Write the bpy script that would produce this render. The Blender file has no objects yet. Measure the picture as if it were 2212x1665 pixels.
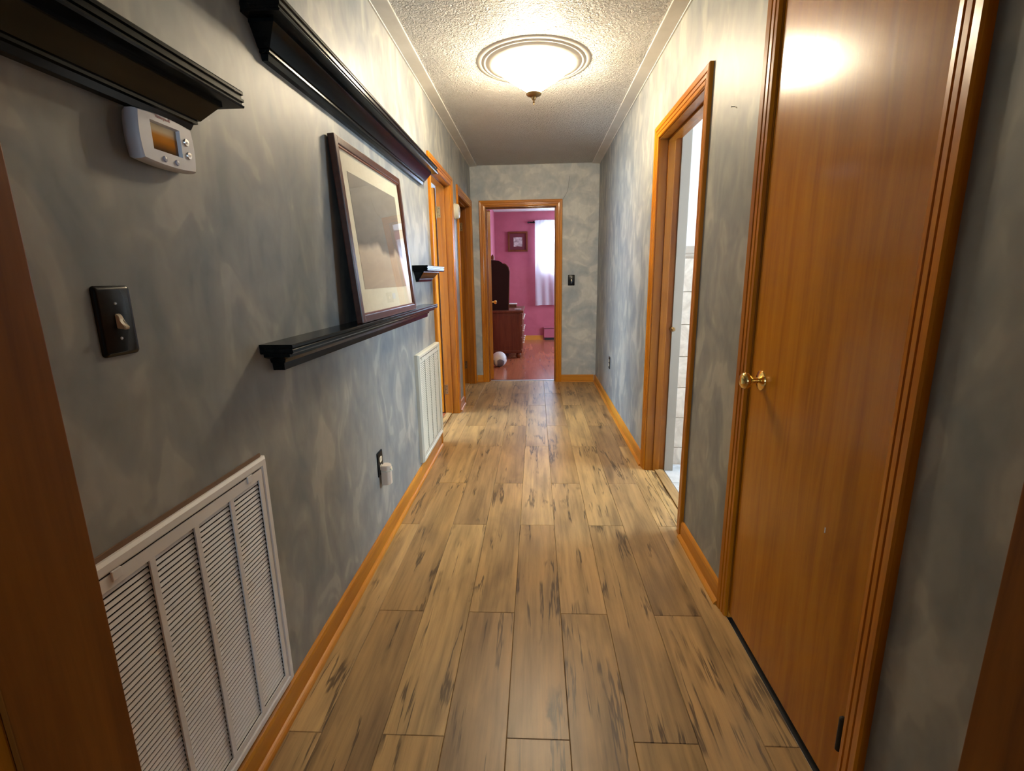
import bpy, bmesh, math, random
from mathutils import Vector, Matrix
random.seed(7)
S = bpy.context.scene
COL = S.collection

# ------------------------------------------------------------------ camera
W, YE, H = 1.4324, 5.761, 2.44           # hall width, end wall, ceiling height
F_PX = 1054.5
YAW, PIT, ROL = 0.05124, 0.21987, -0.01559
CAM = Vector((0.7299, 0.0, 1.2431))
cd = bpy.data.cameras.new('camera'); cam = bpy.data.objects.new('camera', cd); COL.objects.link(cam)
cd.sensor_fit = 'HORIZONTAL'; cd.sensor_width = 36.0; cd.lens = F_PX / 2212 * 36.0; cd.clip_start = 0.02
fw = Vector((-math.sin(YAW)*math.cos(PIT), math.cos(YAW)*math.cos(PIT), -math.sin(PIT)))
r0 = Vector((math.cos(YAW), math.sin(YAW), 0)); u0 = r0.cross(fw)
rr = r0*math.cos(ROL) + u0*math.sin(ROL); uu = -r0*math.sin(ROL) + u0*math.cos(ROL)
m = Matrix((rr, uu, -fw)).transposed().to_4x4(); m.translation = CAM
cam.matrix_world = m
S.camera = cam
# ------------------------------------------------------------------ world, daylight, exposure
S.view_settings.view_transform = 'Standard'; S.view_settings.look = 'None'
S.view_settings.gamma = 1.0; S.view_settings.use_curve_mapping = False
S.view_settings.exposure = 1.27
SKY = (0.60, 0.80, 1.0); SKY_STRENGTH = 13.0
LAMP_COL = (1.0, 0.84, 0.60); LAMP_STRENGTH = 27.0; BULB_STRENGTH = 600.0
wd = bpy.data.worlds.new('sky'); S.world = wd; wd.use_nodes = True
bg = wd.node_tree.nodes['Background']; bg.inputs[0].default_value = (*SKY, 1); bg.inputs[1].default_value = SKY_STRENGTH
def portal(name, loc, rot, sx, sy):
    l = bpy.data.lights.new(name, 'AREA'); l.shape = 'RECTANGLE'; l.size = sx; l.size_y = sy
    l.cycles.is_portal = True
    o = bpy.data.objects.new(name, l); COL.objects.link(o); o.location = loc; o.rotation_euler = rot
    return o
R90 = math.pi/2
portal('daylight_portal_bathroom', (3.10, 2.62, 1.50), (0, R90, 0), 1.0, 0.9)      # faces -x
portal('daylight_portal_side_room', (-2.30, 3.65, 1.40), (0, -R90, 0), 1.3, 1.5)    # faces +x
portal('daylight_portal_bedroom', (1.35, 9.87, 1.77), (-R90, 0, 0), 1.1, 0.80)       # faces -y
portal('fill_portal_front_room', (0.7, -3.20, 1.5), (R90, 0, 0), 0.7, 0.6)     # faces +y; window added as fill for the near end
portal('fill_portal_bedroom_side', (3.60, 7.90, 1.50), (0, R90, 0), 1.2, 1.4)  # faces -x; unseen window added to brighten the bedroom

# ------------------------------------------------------------------ materials
MATS = {}
class NT:
    def __init__(s, name):
        s.m = bpy.data.materials.new(name); s.m.use_nodes = True; s.t = s.m.node_tree
        s.t.nodes.clear()
        s.out = s.n('ShaderNodeOutputMaterial'); s.b = s.n('ShaderNodeBsdfPrincipled')
        s.l(s.b.outputs[0], s.out.inputs[0])
        MATS[name] = s.m
    def n(s, t, **k):
        x = s.t.nodes.new(t)
        for a, v in k.items(): setattr(x, a, v)
        return x
    def l(s, a, b): s.t.links.new(a, b)
    def set(s, **k):
        names = dict(color='Base Color', rough='Roughness', metal='Metallic', spec='Specular IOR Level', coat='Coat Weight',
                     coatr='Coat Roughness', trans='Transmission Weight', ecol='Emission Color', estr='Emission Strength', sss='Subsurface Weight', alpha='Alpha', ior='IOR')
        for a, v in k.items():
            i = s.b.inputs[names[a]]
            i.default_value = (*v, 1) if isinstance(v, tuple) and len(v) == 3 else v
        return s
    def coord(s, scale=(1,1,1), rnd=False, loc=(0,0,0)):
        tc = s.n('ShaderNodeTexCoord'); mp = s.n('ShaderNodeMapping')
        mp.inputs['Scale'].default_value = scale; mp.inputs['Location'].default_value = loc
        src = tc.outputs['Object']
        if rnd:
            oi = s.n('ShaderNodeObjectInfo'); mu = s.n('ShaderNodeVectorMath', operation='SCALE')
            mu.inputs[0].default_value = (31.7, 57.3, 13.9); s.l(oi.outputs['Random'], mu.inputs['Scale'])
            ad = s.n('ShaderNodeVectorMath', operation='ADD'); s.l(src, ad.inputs[0]); s.l(mu.outputs[0], ad.inputs[1]); src = ad.outputs[0]
        s.l(src, mp.inputs[0]); return mp.outputs[0]
    def noise(s, vec, scale, detail=3, rough=.55, dist=0.0):
        x = s.n('ShaderNodeTexNoise'); x.inputs['Scale'].default_value = scale; x.inputs['Detail'].default_value = detail
        x.inputs['Roughness'].default_value = rough; x.inputs['Distortion'].default_value = dist
        s.l(vec, x.inputs['Vector']); return x.outputs['Fac']
    def ramp(s, fac, stops, interp='LINEAR'):
        x = s.n('ShaderNodeValToRGB'); x.color_ramp.interpolation = interp
        e = x.color_ramp.elements
        while len(e) < len(stops): e.new(0.5)
        for i, (p, c) in enumerate(stops):
            e[i].position = p
            e[i].color = (*c, 1) if isinstance(c, tuple) else (c, c, c, 1)
        s.l(fac, x.inputs[0]); return x.outputs[0]
    def mix(s, fac, a, b, mode='MIX'):
        x = s.n('ShaderNodeMix', data_type='RGBA', blend_type=mode)
        for sock, v in ((x.inputs[0], fac), (x.inputs[6], a), (x.inputs[7], b)):
            if hasattr(v, 'links'): s.l(v, sock)
            elif isinstance(v, tuple): sock.default_value = (*v, 1)
            else: sock.default_value = v
        return x.outputs[2]
    def math(s, op, a, b=0.0):
        x = s.n('ShaderNodeMath', operation=op)
        for i, v in enumerate((a, b)):
            if hasattr(v, 'links'): s.l(v, x.inputs[i])
            else: x.inputs[i].default_value = v
        return x.outputs[0]
    def color(s, sock): s.l(sock, s.b.inputs['Base Color'])
    def bump(s, sock, strength=.3, dist=.01):
        x = s.n('ShaderNodeBump'); x.inputs['Strength'].default_value = strength; x.inputs['Distance'].default_value = dist
        s.l(sock, x.inputs['Height']); s.l(x.outputs[0], s.b.inputs['Normal'])

def plain(name, color, rough=.5, **k):
    return NT(name).set(color=color, rough=rough, **k).m

def wall_faux(name='faux_plaster', k=1.0, sc=(1, 1, .62), flat=.62):
    t = NT(name).set(rough=.48, spec=.35)
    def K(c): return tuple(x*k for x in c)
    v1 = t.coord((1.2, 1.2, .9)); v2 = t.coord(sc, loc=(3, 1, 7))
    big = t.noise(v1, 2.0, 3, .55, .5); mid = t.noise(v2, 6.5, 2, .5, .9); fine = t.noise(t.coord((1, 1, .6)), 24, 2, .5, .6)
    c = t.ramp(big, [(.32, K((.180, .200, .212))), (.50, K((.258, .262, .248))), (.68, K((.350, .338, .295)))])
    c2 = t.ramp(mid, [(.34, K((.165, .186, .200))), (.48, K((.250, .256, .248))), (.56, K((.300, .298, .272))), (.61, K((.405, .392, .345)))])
    c = t.mix(flat, c, c2)
    c3 = t.ramp(fine, [(.3, .93), (.7, 1.06)])
    t.color(t.mix(1.0, c, c3, 'MULTIPLY'))
    h = t.math('ADD', mid, t.math('MULTIPLY', fine, .5)); t.bump(h, .16, .006)
    return t.m
def stain(name, axis='z', base=((.32, .090, .004), (.50, .168, .006), (.60, .225, .010)), rough=.30, k=1.0):
    t = NT(name).set(rough=rough, spec=.20, coat=.10, coatr=.08)
    sc = {'z': (9, 9, .55), 'y': (9, .55, 9), 'x': (.55, 9, 9)}[axis]
    v = t.coord(sc, rnd=True)
    g = t.noise(v, 3.2, 6, .62, .5)
    sc2 = {'z': (2, 2, .5), 'y': (2, .5, 2), 'x': (.5, 2, 2)}[axis]
    b = t.noise(t.coord(sc2, rnd=True), 2.2, 3, .5, .8)
    f = t.math('ADD', t.math('MULTIPLY', g, .55), t.math('MULTIPLY', b, .45))
    c = t.ramp(f, [(.34, tuple(x*k for x in base[0])), (.50, tuple(x*k for x in base[1])), (.66, tuple(x*k for x in base[2]))])
    t.color(c); t.bump(g, .06, .003)
    return t.m
def plank_mat():
    t = NT('oak_laminate').set(rough=.36, spec=.36)
    oi = t.n('ShaderNodeObjectInfo')
    v = t.coord((13, .7, 13), rnd=True)
    g = t.noise(v, 2.6, 6, .65, .25)
    v2 = t.coord((3.2, .75, 3), rnd=True); b = t.noise(v2, 2.6, 3, .5, .7)
    base = t.ramp(oi.outputs['Random'], [(0, (.345, .205, .082)), (.25, (.420, .258, .102)), (.5, (.320, .192, .084)), (.75, (.480, .305, .125)), (1, (.385, .236, .104))])
    c = t.mix(1.0, base, t.ramp(g, [(.30, .62), (.5, 1.0), (.72, 1.28)]), 'MULTIPLY')
    c = t.mix(1.0, c, t.ramp(b, [(.30, (.66, .64, .66)), (.52, (1.0, 1.0, 1.0)), (.75, (1.16, 1.12, 1.05))]), 'MULTIPLY')
    # long cracks that follow the grain
    vc = t.coord((4.6, .30, 4), rnd=True, loc=(5, 9, 2)); cr = t.noise(vc, 2.2, 5, .60, .25)
    band = t.math('ABSOLUTE', t.math('SUBTRACT', cr, .5))
    line = t.ramp(band, [(.0, 1.0), (.008, .85), (.020, 0.0)])
    gate = t.ramp(t.noise(t.coord((3.0, 1.6, 3), rnd=True, loc=(1, 4, 8)), 2.4, 2), [(.46, 0.0), (.56, 1.0)])
    c = t.mix(t.math('MULTIPLY', t.math('MULTIPLY', line, gate), .85), c, (.055, .030, .014))
    # knots
    vo = t.n('ShaderNodeTexVoronoi'); vo.inputs['Scale'].default_value = 2.3
    vk = t.coord((2.6, .62, 2.6), rnd=True, loc=(2, 2, 2))
    wob = t.noise(t.coord((10, 6, 10), rnd=True), 3, 3); ad = t.n('ShaderNodeVectorMath', operation='ADD')
    sc = t.n('ShaderNodeVectorMath', operation='SCALE'); sc.inputs['Scale'].default_value = .12
    t.l(wob, sc.inputs[0]); t.l(vk, ad.inputs[0]); t.l(sc.outputs[0], ad.inputs[1]); t.l(ad.outputs[0], vo.inputs['Vector'])
    kn = t.ramp(vo.outputs['Distance'], [(.04, 1.0), (.075, .55), (.15, 0.0)])
    c = t.mix(t.math('MULTIPLY', kn, .85), c, (.060, .034, .018))
    t.color(c); t.bump(g, .05, .002)
    return t.m
def ceiling_mat():
    t = NT('stomped_ceiling').set(rough=.6, color=(.76, .735, .69), spec=.3)
    v = t.coord(); n1 = t.noise(v, 36, 2, .5, 1.8); n2 = t.noise(v, 80, 2, .5, 1.2)
    h = t.math('ADD', t.ramp(n1, [(.42, 0.0), (.60, 1.0)], 'EASE'), t.math('MULTIPLY', t.ramp(n2, [(.45, 0.0), (.60, 1.0)]), .5))
    t.bump(h, 1.0, .011)
    return t.m
def tile_mat(name, a, b, rough=.35):
    t = NT(name).set(rough=rough)
    n = t.noise(t.coord((1, 1, 1), rnd=True), 9, 5, .6, 1.5)
    t.color(t.ramp(n, [(.32, a), (.66, b)])); return t.m
def noise_mat(name, a, b, scale=10, rough=.5, bump=0, sc=(1,1,1), **k):
    t = NT(name).set(rough=rough, **k)
    n = t.noise(t.coord(sc), scale, 4, .6, .5); t.color(t.ramp(n, [(.35, a), (.65, b)]))
    if bump: t.bump(n, bump, .004)
    return t.m

M_WALL = wall_faux(); M_WALLE = wall_faux('faux_plaster_lamplit', 1.72, (.8, 1, 1.1), .4); M_CEIL = ceiling_mat(); M_PLANK = plank_mat()  # end wall plaster is lightened, carrying the lamp's light in its colour
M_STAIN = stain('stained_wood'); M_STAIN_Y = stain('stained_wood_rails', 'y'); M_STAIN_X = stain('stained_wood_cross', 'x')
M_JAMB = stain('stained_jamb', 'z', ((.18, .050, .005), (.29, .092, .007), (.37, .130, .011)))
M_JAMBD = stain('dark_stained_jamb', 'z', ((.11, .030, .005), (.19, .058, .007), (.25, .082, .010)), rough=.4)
M_DOOR = stain('stained_door', 'z', ((.32, .100, .004), (.46, .165, .006), (.55, .215, .010)), rough=.24)
M_BASE = stain('stained_baseboard', 'y', ((.40, .135, .011), (.53, .210, .020), (.60, .260, .032)), rough=.34)
M_BASEX = stain('stained_baseboard_end', 'x', ((.40, .135, .011), (.53, .210, .020), (.60, .260, .032)), rough=.34)
M_BLACK = noise_mat('black_gloss_paint', (.003, .004, .004), (.005, .006, .006), 30, .18, .02, spec=.15)
M_BLACKP = plain('black_plastic', (.008, .009, .010), .22, spec=.2)
M_DARK = plain('dark_void', (.012, .011, .010), .8)
M_WHITE = plain('white_enamel', (.80, .775, .75), .38)
M_CREAM = plain('cream_enamel', (.68, .66, .55), .32)
M_TSTAT = plain('white_plastic', (.66, .67, .72), .42)
M_BEIGE = plain('beige_plastic', (.72, .63, .45), .4)
M_PINKW = plain('pale_plastic', (.72, .61, .50), .4)
M_IVORY = plain('ivory_plastic', (.66, .56, .40), .4)
M_BRASS = plain('polished_brass', (.83, .58, .20), .16, metal=1.0)
M_OLDBR = plain('aged_brass', (.33, .21, .09), .32, metal=1.0)
M_BRONZE = plain('dark_bronze', (.02, .018, .015), .45, metal=.4)
M_STEEL = plain('steel', (.5, .5, .5), .3, metal=1.0)
M_TRIMC = noise_mat('ceiling_trim_paint', (.56, .53, .47), (.63, .60, .54), 6, .5)
M_MEDAL = plain('medallion_plaster', (.52, .50, .45), .55)
M_FRAME = noise_mat('dark_red_frame', (.055, .016, .010), (.085, .026, .014), 14, .28, sc=(3, 3, 3))
M_MAT = noise_mat('cream_mat_board', (.66, .58, .41), (.70, .62, .45), 60, .8)
M_PINK = noise_mat('pink_wall_paint', (.38, .082, .120), (.43, .098, .145), 4, .5)
M_WHITEWALL = plain('white_wall_paint', (.70, .70, .70), .55)
M_BATHW = plain('white_wall_warm_light', (.80, .72, .65), .55)  # bathroom white warmed in colour to stand in for warm light
M_GREYTRIM = plain('grey_trim_paint', (.36, .31, .25), .5)
M_TILE = tile_mat('stone_wall_tile', (.52, .41, .31), (.74, .62, .50))  # tile tones warmed too, warm light put into the colour
M_TILEF = tile_mat('stone_floor_tile', (.45, .45, .44), (.60, .60, .60), .25)
M_GROUT = plain('grout', (.46, .37, .29), .8)
M_BEDFLOOR = stain('red_wood_floor', 'y', ((.24, .066, .030), (.33, .098, .044), (.40, .128, .060)), rough=.24)
M_DRESSER = noise_mat('dark_cherry', (.11, .024, .006), (.155, .040, .011), 3, .42, sc=(8, 8, .7), spec=.25)
M_MIRBACK = plain('dark_mirror_back', (.022, .007, .005), .6, spec=.15)
M_MIRROR = plain('mirror', (.8, .8, .8), .03, metal=1.0)
M_WHITEKNOB = plain('white_pull', (.75, .72, .68), .3)
M_REG = plain('pink_heater_paint', (.40, .10, .15), .4)
M_TAN = plain('tan_sealant', (.22, .13, .075), .8)
M_ROOM = plain('front_room_paint', (.48, .46, .42), .7)
M_WINFR = plain('window_frame_paint', (.8, .8, .8), .4)
def emit(name, col, strength):
    t = NT(name).set(color=(.9, .88, .82), rough=.3, ecol=col, estr=strength); return t.m
def lamp_glass():
    t = NT('lit_alabaster_glass').set(color=(.85, .80, .70), rough=.3, estr=LAMP_STRENGTH)
    n = t.noise(t.coord(), 9, 3, .6, 1.5)
    t.l(t.ramp(n, [(.3, tuple(.8*c for c in LAMP_COL)), (.6, LAMP_COL)]), t.b.inputs['Emission Color'])
    tp = t.n('ShaderNodeBsdfTransparent'); mx = t.n('ShaderNodeMixShader'); mx.inputs[0].default_value = .5
    t.l(t.b.outputs[0], mx.inputs[1]); t.l(tp.outputs[0], mx.inputs[2]); t.l(mx.outputs[0], t.out.inputs[0])
    return t.m
M_LAMP = lamp_glass(); M_BULB = emit('lit_bulb', LAMP_COL, BULB_STRENGTH)
def curtain_mat():
    t = NT('sheer_curtain'); tr = t.n('ShaderNodeBsdfTranslucent'); tr.inputs[0].default_value = (.82, .85, .92, 1)
    df = t.n('ShaderNodeBsdfDiffuse'); df.inputs[0].default_value = (.80, .78, .85, 1)
    tp = t.n('ShaderNodeBsdfTransparent'); tp.inputs[0].default_value = (.9, .93, 1, 1)
    a = t.n('ShaderNodeMixShader'); a.inputs[0].default_value = .5; t.l(df.outputs[0], a.inputs[1]); t.l(tr.outputs[0], a.inputs[2])
    b = t.n('ShaderNodeMixShader'); b.inputs[0].default_value = .22; t.l(a.outputs[0], b.inputs[1]); t.l(tp.outputs[0], b.inputs[2])
    t.l(b.outputs[0], t.out.inputs[0]); return t.m
M_CURT = curtain_mat()
def pane_mat():
    t = NT('clear_glass'); tp = t.n('ShaderNodeBsdfTransparent'); gl = t.n('ShaderNodeBsdfGlossy'); gl.inputs['Roughness'].default_value = .02
    fr = t.n('ShaderNodeFresnel'); fr.inputs[0].default_value = 1.5
    ge = t.n('ShaderNodeNewGeometry'); fac = t.math('MULTIPLY', fr.outputs[0], t.math('SUBTRACT', 1.0, ge.outputs['Backfacing']))
    a = t.n('ShaderNodeMixShader'); t.l(fac, a.inputs[0]); t.l(tp.outputs[0], a.inputs[1]); t.l(gl.outputs[0], a.inputs[2])
    t.l(a.outputs[0], t.out.inputs[0]); return t.m
M_PANE = pane_mat()
def print_mat():      # a plain field of greys over beige, standing in for the picture
    t = NT('muted_print').set(rough=.7)
    tc = t.n('ShaderNodeTexCoord'); sp = t.n('ShaderNodeSeparateXYZ'); t.l(tc.outputs['Object'], sp.inputs[0])
    n = t.noise(tc.outputs['Object'], 4, 2, .5, .3)
    z = t.math('ADD', sp.outputs['Z'], t.math('MULTIPLY', t.math('SUBTRACT', n, .5), .16))
    c = t.ramp(z, [(.20, (.42, .31, .21)), (.262, (.48, .37, .26)), (.285, (.13, .105, .085)), (.42, (.185, .15, .115)), (.56, (.24, .20, .15))])
    t.color(c); return t.m
M_PRINT = print_mat()
def screen_mat():
    t = NT('thermostat_screen').set(rough=.08)
    tc = t.n('ShaderNodeTexCoord'); sp = t.n('ShaderNodeSeparateXYZ'); t.l(tc.outputs['Object'], sp.inputs[0])
    t.color(t.ramp(t.math('MULTIPLY', sp.outputs['Z'], 10.0), [(.30, (.07, .035, .008)), (.44, (.30, .12, .008)), (.54, (.34, .15, .015)), (.62, (.46, .40, .26))])); return t.m  # cream top of the ramp is a reflection painted into the screen
M_SCREEN = screen_mat()

# ------------------------------------------------------------------ mesh helpers
ORG = {}
def link(name, me, mat, parent=None):
    o = bpy.data.objects.new(name, me); COL.objects.link(o)
    if mat and not me.materials: me.materials.append(mat)
    if parent is not None: o.parent = parent
    return o
def obj(name, bm, mat, parent=None, smooth=False, origin=None):
    """bm is in world space; the mesh is stored relative to the thing's base."""
    off = ORG[parent] if parent is not None else (Vector(origin) if origin else Vector((0, 0, 0)))
    bmesh.ops.translate(bm, verts=bm.verts, vec=-off)
    bmesh.ops.recalc_face_normals(bm, faces=bm.faces)
    me = bpy.data.meshes.new(name); bm.to_mesh(me); bm.free()
    if smooth:
        for p in me.polygons: p.use_smooth = True
        try: me.set_sharp_from_angle(angle=math.radians(smooth if smooth is not True else 35))
        except Exception: pass
    o = link(name, me, mat, parent)
    if parent is None: o.location = off
    ORG[o] = off
    return o
def tag(o, label=None, cat=None, group=None, kind=None):
    if label: o['label'] = label
    if cat: o['category'] = cat
    if group: o['group'] = group
    if kind: o['kind'] = kind
    return o
def thing(name, label, cat, loc, group=None, kind=None):
    o = bpy.data.objects.new(name, None); COL.objects.link(o); o.location = loc; o.empty_display_size = .05
    ORG[o] = Vector(loc); return tag(o, label, cat, group, kind)
def struct(name, bm, mat, label, cat): return tag(obj(name, bm, mat), label, cat, kind='structure')
def B(bm, x0, x1, y0, y1, z0, z1):
    vs = [bm.verts.new(c) for c in ((x0,y0,z0),(x1,y0,z0),(x1,y1,z0),(x0,y1,z0),(x0,y0,z1),(x1,y0,z1),(x1,y1,z1),(x0,y1,z1))]
    for f in ((0,3,2,1),(4,5,6,7),(0,1,5,4),(1,2,6,5),(2,3,7,6),(3,0,4,7)): bm.faces.new([vs[i] for i in f])
    return vs
def box(x0, x1, y0, y1, z0, z1, bev=0, seg=2):
    bm = bmesh.new(); B(bm, x0, x1, y0, y1, z0, z1)
    if bev: bmesh.ops.bevel(bm, geom=bm.edges[:], offset=bev, segments=seg, profile=.6, affect='EDGES')
    return bm
def boxes(*bs):
    bm = bmesh.new()
    for b in bs: B(bm, *b)
    return bm
def lathe(prof, c, axis='z', n=48, sgn=1):
    """prof: (radius, height) pairs turned about an axis through c."""
    bm = bmesh.new(); rings = []
    def P(r, h, a):
        u, v = r*math.cos(a), r*math.sin(a)
        if axis == 'z': return (c[0]+u, c[1]+v, c[2]+sgn*h)
        if axis == 'x': return (c[0]+sgn*h, c[1]+u, c[2]+v)
        return (c[0]+u, c[1]+sgn*h, c[2]+v)
    for r, h in prof:
        if r < 1e-6: rings.append([bm.verts.new(P(0, h, 0))])
        else: rings.append([bm.verts.new(P(r, h, 2*math.pi*i/n)) for i in range(n)])
    for a, b in zip(rings, rings[1:]):
        if len(a) == 1 and len(b) == 1: continue
        for i in range(n):
            j = (i+1) % n
            if len(a) == 1: bm.faces.new((a[0], b[i], b[j]))
            elif len(b) == 1: bm.faces.new((a[i], b[0], a[j]))
            else: bm.faces.new((a[i], b[i], b[j], a[j]))
    return bm
def extrude_profile(pts, mapf, s0, s1):
    """closed 2-D profile pts (u, v) run from s0 to s1; mapf(s, u, v) -> xyz."""
    bm = bmesh.new()
    a = [bm.verts.new(mapf(s0, u, v)) for u, v in pts]; b = [bm.verts.new(mapf(s1, u, v)) for u, v in pts]
    n = len(pts)
    for i in range(n): bm.faces.new((a[i], a[(i+1) % n], b[(i+1) % n], b[i]))
    bm.faces.new(a); bm.faces.new(b[::-1]); return bm
def rounded(w, h, r, n=6):
    out = []
    for cx, cy, a0 in ((w/2-r, h/2-r, 0), (-w/2+r, h/2-r, 90), (-w/2+r, -h/2+r, 180), (w/2-r, -h/2+r, 270)):
        for i in range(n+1):
            a = math.radians(a0 + 90*i/n); out.append((cx+r*math.cos(a), cy+r*math.sin(a)))
    return out
# wall frames: (along, up, out) -> xyz
def FL(s, z, h): return (h, s, z)
def FR(s, z, h): return (W-h, s, z)
def FE(s, z, h): return (s, YE-h, z)
def plate(fr, s, z, w, h, layers, r=.006):
    """stack of rounded outlines (inset, out) -> a plate with a shaped edge."""
    bm = bmesh.new(); rings = []
    for ins, out in layers:
        rings.append([bm.verts.new(fr(s+u, z+v, out)) for u, v in rounded(w-2*ins, h-2*ins, max(r-ins*.5, .001))])
    for a, b in zip(rings, rings[1:]):
        n = len(a)
        for i in range(n): bm.faces.new((a[i], a[(i+1) % n], b[(i+1) % n], b[i]))
    bm.faces.new(rings[0]); bm.faces.new(rings[-1][::-1]); return bm
def fbox(fr, s0, s1, z0, z1, h0, h1, bev=0):
    a, b = fr(s0, z0, h0), fr(s1, z1, h1)
    return box(min(a[0],b[0]), max(a[0],b[0]), min(a[1],b[1]), max(a[1],b[1]), min(a[2],b[2]), max(a[2],b[2]), bev)

# ------------------------------------------------------------------ shell of the hall
TH = .12
D1 = (3.565, 4.375, 2.0)       # left, near doorway (open edge, open edge, head)
D2 = (4.80, 5.665, 2.0)        # left, far doorway
D3 = (.165, .955, 2.0)         # end doorway, in x
D4 = (2.255, 3.02, 1.985)        # right, bathroom
D5 = (.955, 1.612, 2.02)       # right, closet
JT = .018
wl = boxes((-TH, 0, .50, D1[0]-JT, 0, H), (-TH, 0, D1[1]+JT, D2[0]-JT, 0, H), (-TH, 0, D2[1]+JT, YE, 0, H),
           (-TH, 0, D1[0]-JT, D1[1]+JT, D1[2]+JT, H), (-TH, 0, D2[0]-JT, D2[1]+JT, D2[2]+JT, H))
struct('wall_left', wl, M_WALL, 'left hall wall in mottled grey-green faux plaster', 'wall')
wr = boxes((W, W+TH, .50, D5[0]-JT, 0, H), (W, W+TH, D5[1]+JT, D4[0]-JT, 0, H), (W, W+TH, D4[1]+JT, YE, 0, H),
           (W, W+TH, D5[0]-JT, D5[1]+JT, D5[2]+JT, H), (W, W+TH, D4[0]-JT, D4[1]+JT, D4[2]+JT, H))
o_wr = struct('wall_right', wr, M_WALL, 'right hall wall in mottled grey-green faux plaster', 'wall')
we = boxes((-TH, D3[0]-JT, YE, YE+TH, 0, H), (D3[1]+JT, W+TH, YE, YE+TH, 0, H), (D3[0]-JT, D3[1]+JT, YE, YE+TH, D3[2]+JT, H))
o_we = struct('wall_far', we, M_WALLE, 'far end wall of the hall in mottled plaster with lamplight put in its colour around the bedroom doorway', 'wall')
# hairline crack above the bedroom door
cr = bmesh.new()
pts = [(1.035, 2.068), (1.06, 2.115), (1.082, 2.15), (1.092, 2.21), (1.10, 2.27), (1.104, 2.31)]
for a, b in zip(pts, pts[1:]):
    q = [cr.verts.new((x, YE-.0008, z)) for x, z in ((a[0]-.0012, a[1]), (a[0]+.0012, a[1]), (b[0]+.0012, b[1]), (b[0]-.0012, b[1]))]
    cr.faces.new(q)
obj('plaster_crack', cr, M_DARK, o_we)
struct('ceiling', boxes((-TH, W+TH, .50, YE+TH, H, H+.08)), M_CEIL, 'off-white stomp-textured hall ceiling', 'ceiling')
TP = [(0, 0), (.085, 0), (.085, .005), (.082, .007), (.010, .009), (.008, .012), (0, .012)]
for nm, f, lab in (('trim_1', lambda s, u, v: (u, s, H-v), 'flat painted ceiling trim along the left wall'),
                   ('trim_2', lambda s, u, v: (W-u, s, H-v), 'flat painted ceiling trim along the right wall')):
    struct(nm, extrude_profile(TP, f, .60, YE), M_TRIMC, lab, 'trim')

# floor: sub-floor plus single planks
floor = tag(obj('floor', boxes((-TH, W+TH, -1.4, YE+.06, -.06, -.012)), M_DARK), 'hall floor of knotty oak laminate planks', 'floor', kind='structure')
PW = .1738; X0 = .122
mesh_cache = {}
def plank_mesh(w, l):
    k = (round(w, 3), round(l, 3))
    if k not in mesh_cache:
        bm = box(-w/2, w/2, -l/2, l/2, -.012, 0)
        ed = [e for e in bm.edges if all(v.co.z > -.001 for v in e.verts)]
        bmesh.ops.bevel(bm, geom=ed, offset=.0016, segments=1, affect='EDGES')
        me = bpy.data.meshes.new('plank'); bm.to_mesh(me); bm.free(); me.materials.append(M_PLANK); mesh_cache[k] = me
    return mesh_cache[k]
for i in range(-1, 8):
    x0, x1 = max(X0 + i*PW, .001), min(X0 + (i+1)*PW, W-.001)
    j0 = 1.10 if i % 2 else 1.615
    ys = [j0 + k*1.185 for k in range(-3, 6)]
    ys = [-1.4] + [y for y in ys if -1.3 < y < YE+.01] + [YE+.06]
    for a, b in zip(ys, ys[1:]):
        o = link('plank', plank_mesh(x1-x0-.0006, b-a-.0006), M_PLANK, floor); o.location = ((x0+x1)/2, (a+b)/2, 0)
for (x0, x1, y0, y1) in ((W, W+.06, D4[0], D4[1]), (-.06, 0, D1[0], D1[1]), (-.06, 0, D2[0], D2[1])):
    o = link('plank', plank_mesh(x1-x0, y1-y0), M_PLANK, floor); o.location = ((x0+x1)/2, (y0+y1)/2, -.0003)

# ------------------------------------------------------------------ door frames
CW = .066
CPROF = [(0, 0), (0, .008), (.003, .011), (.014, .0125), (.0165, .0095), (.019, .0095), (.0215, .0135), (.034, .0145), (.0365, .011), (.039, .011), (.0415, .0155),
         (.060, .018), (.066, .015), (.066, 0)]
def casing(fr, s0, s1, zt, parent, mats, reveal=.006):
    s0 -= reveal; s1 += reveal; zt += reveal
    def leg(se, sg):
        return extrude_profile(CPROF, lambda t, u, v: fr(se + sg*u, 0.0 if t == 0 else zt + u, v), 0, 1)
    obj('casing_leg', leg(s0, -1), mats[0], parent); obj('casing_leg', leg(s1, 1), mats[0], parent)
    obj('casing_head', extrude_profile(CPROF, lambda t, u, v: fr(s0-u if t == 0 else s1+u, zt+u, v), 0, 1), mats[1], parent)
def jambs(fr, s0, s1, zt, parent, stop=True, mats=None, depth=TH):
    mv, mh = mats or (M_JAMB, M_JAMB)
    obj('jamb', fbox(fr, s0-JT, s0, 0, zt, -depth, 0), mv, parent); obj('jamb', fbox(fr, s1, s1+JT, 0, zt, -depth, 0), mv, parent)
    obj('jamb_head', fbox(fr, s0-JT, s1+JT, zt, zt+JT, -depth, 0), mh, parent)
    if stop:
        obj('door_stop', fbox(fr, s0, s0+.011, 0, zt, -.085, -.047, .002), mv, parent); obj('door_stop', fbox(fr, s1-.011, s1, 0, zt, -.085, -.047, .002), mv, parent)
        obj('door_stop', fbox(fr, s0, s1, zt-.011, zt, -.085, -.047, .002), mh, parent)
def frame(n, fr, D, label, head_mat, stop=True):
    t = thing(n, label, 'door frame', fr((D[0]+D[1])/2, 0, -TH/2), kind='structure')
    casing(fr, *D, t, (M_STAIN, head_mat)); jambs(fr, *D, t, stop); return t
def hinge(fr_pts, parent, mat):
    h = obj('hinge', fr_pts, mat, parent); return h
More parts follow.
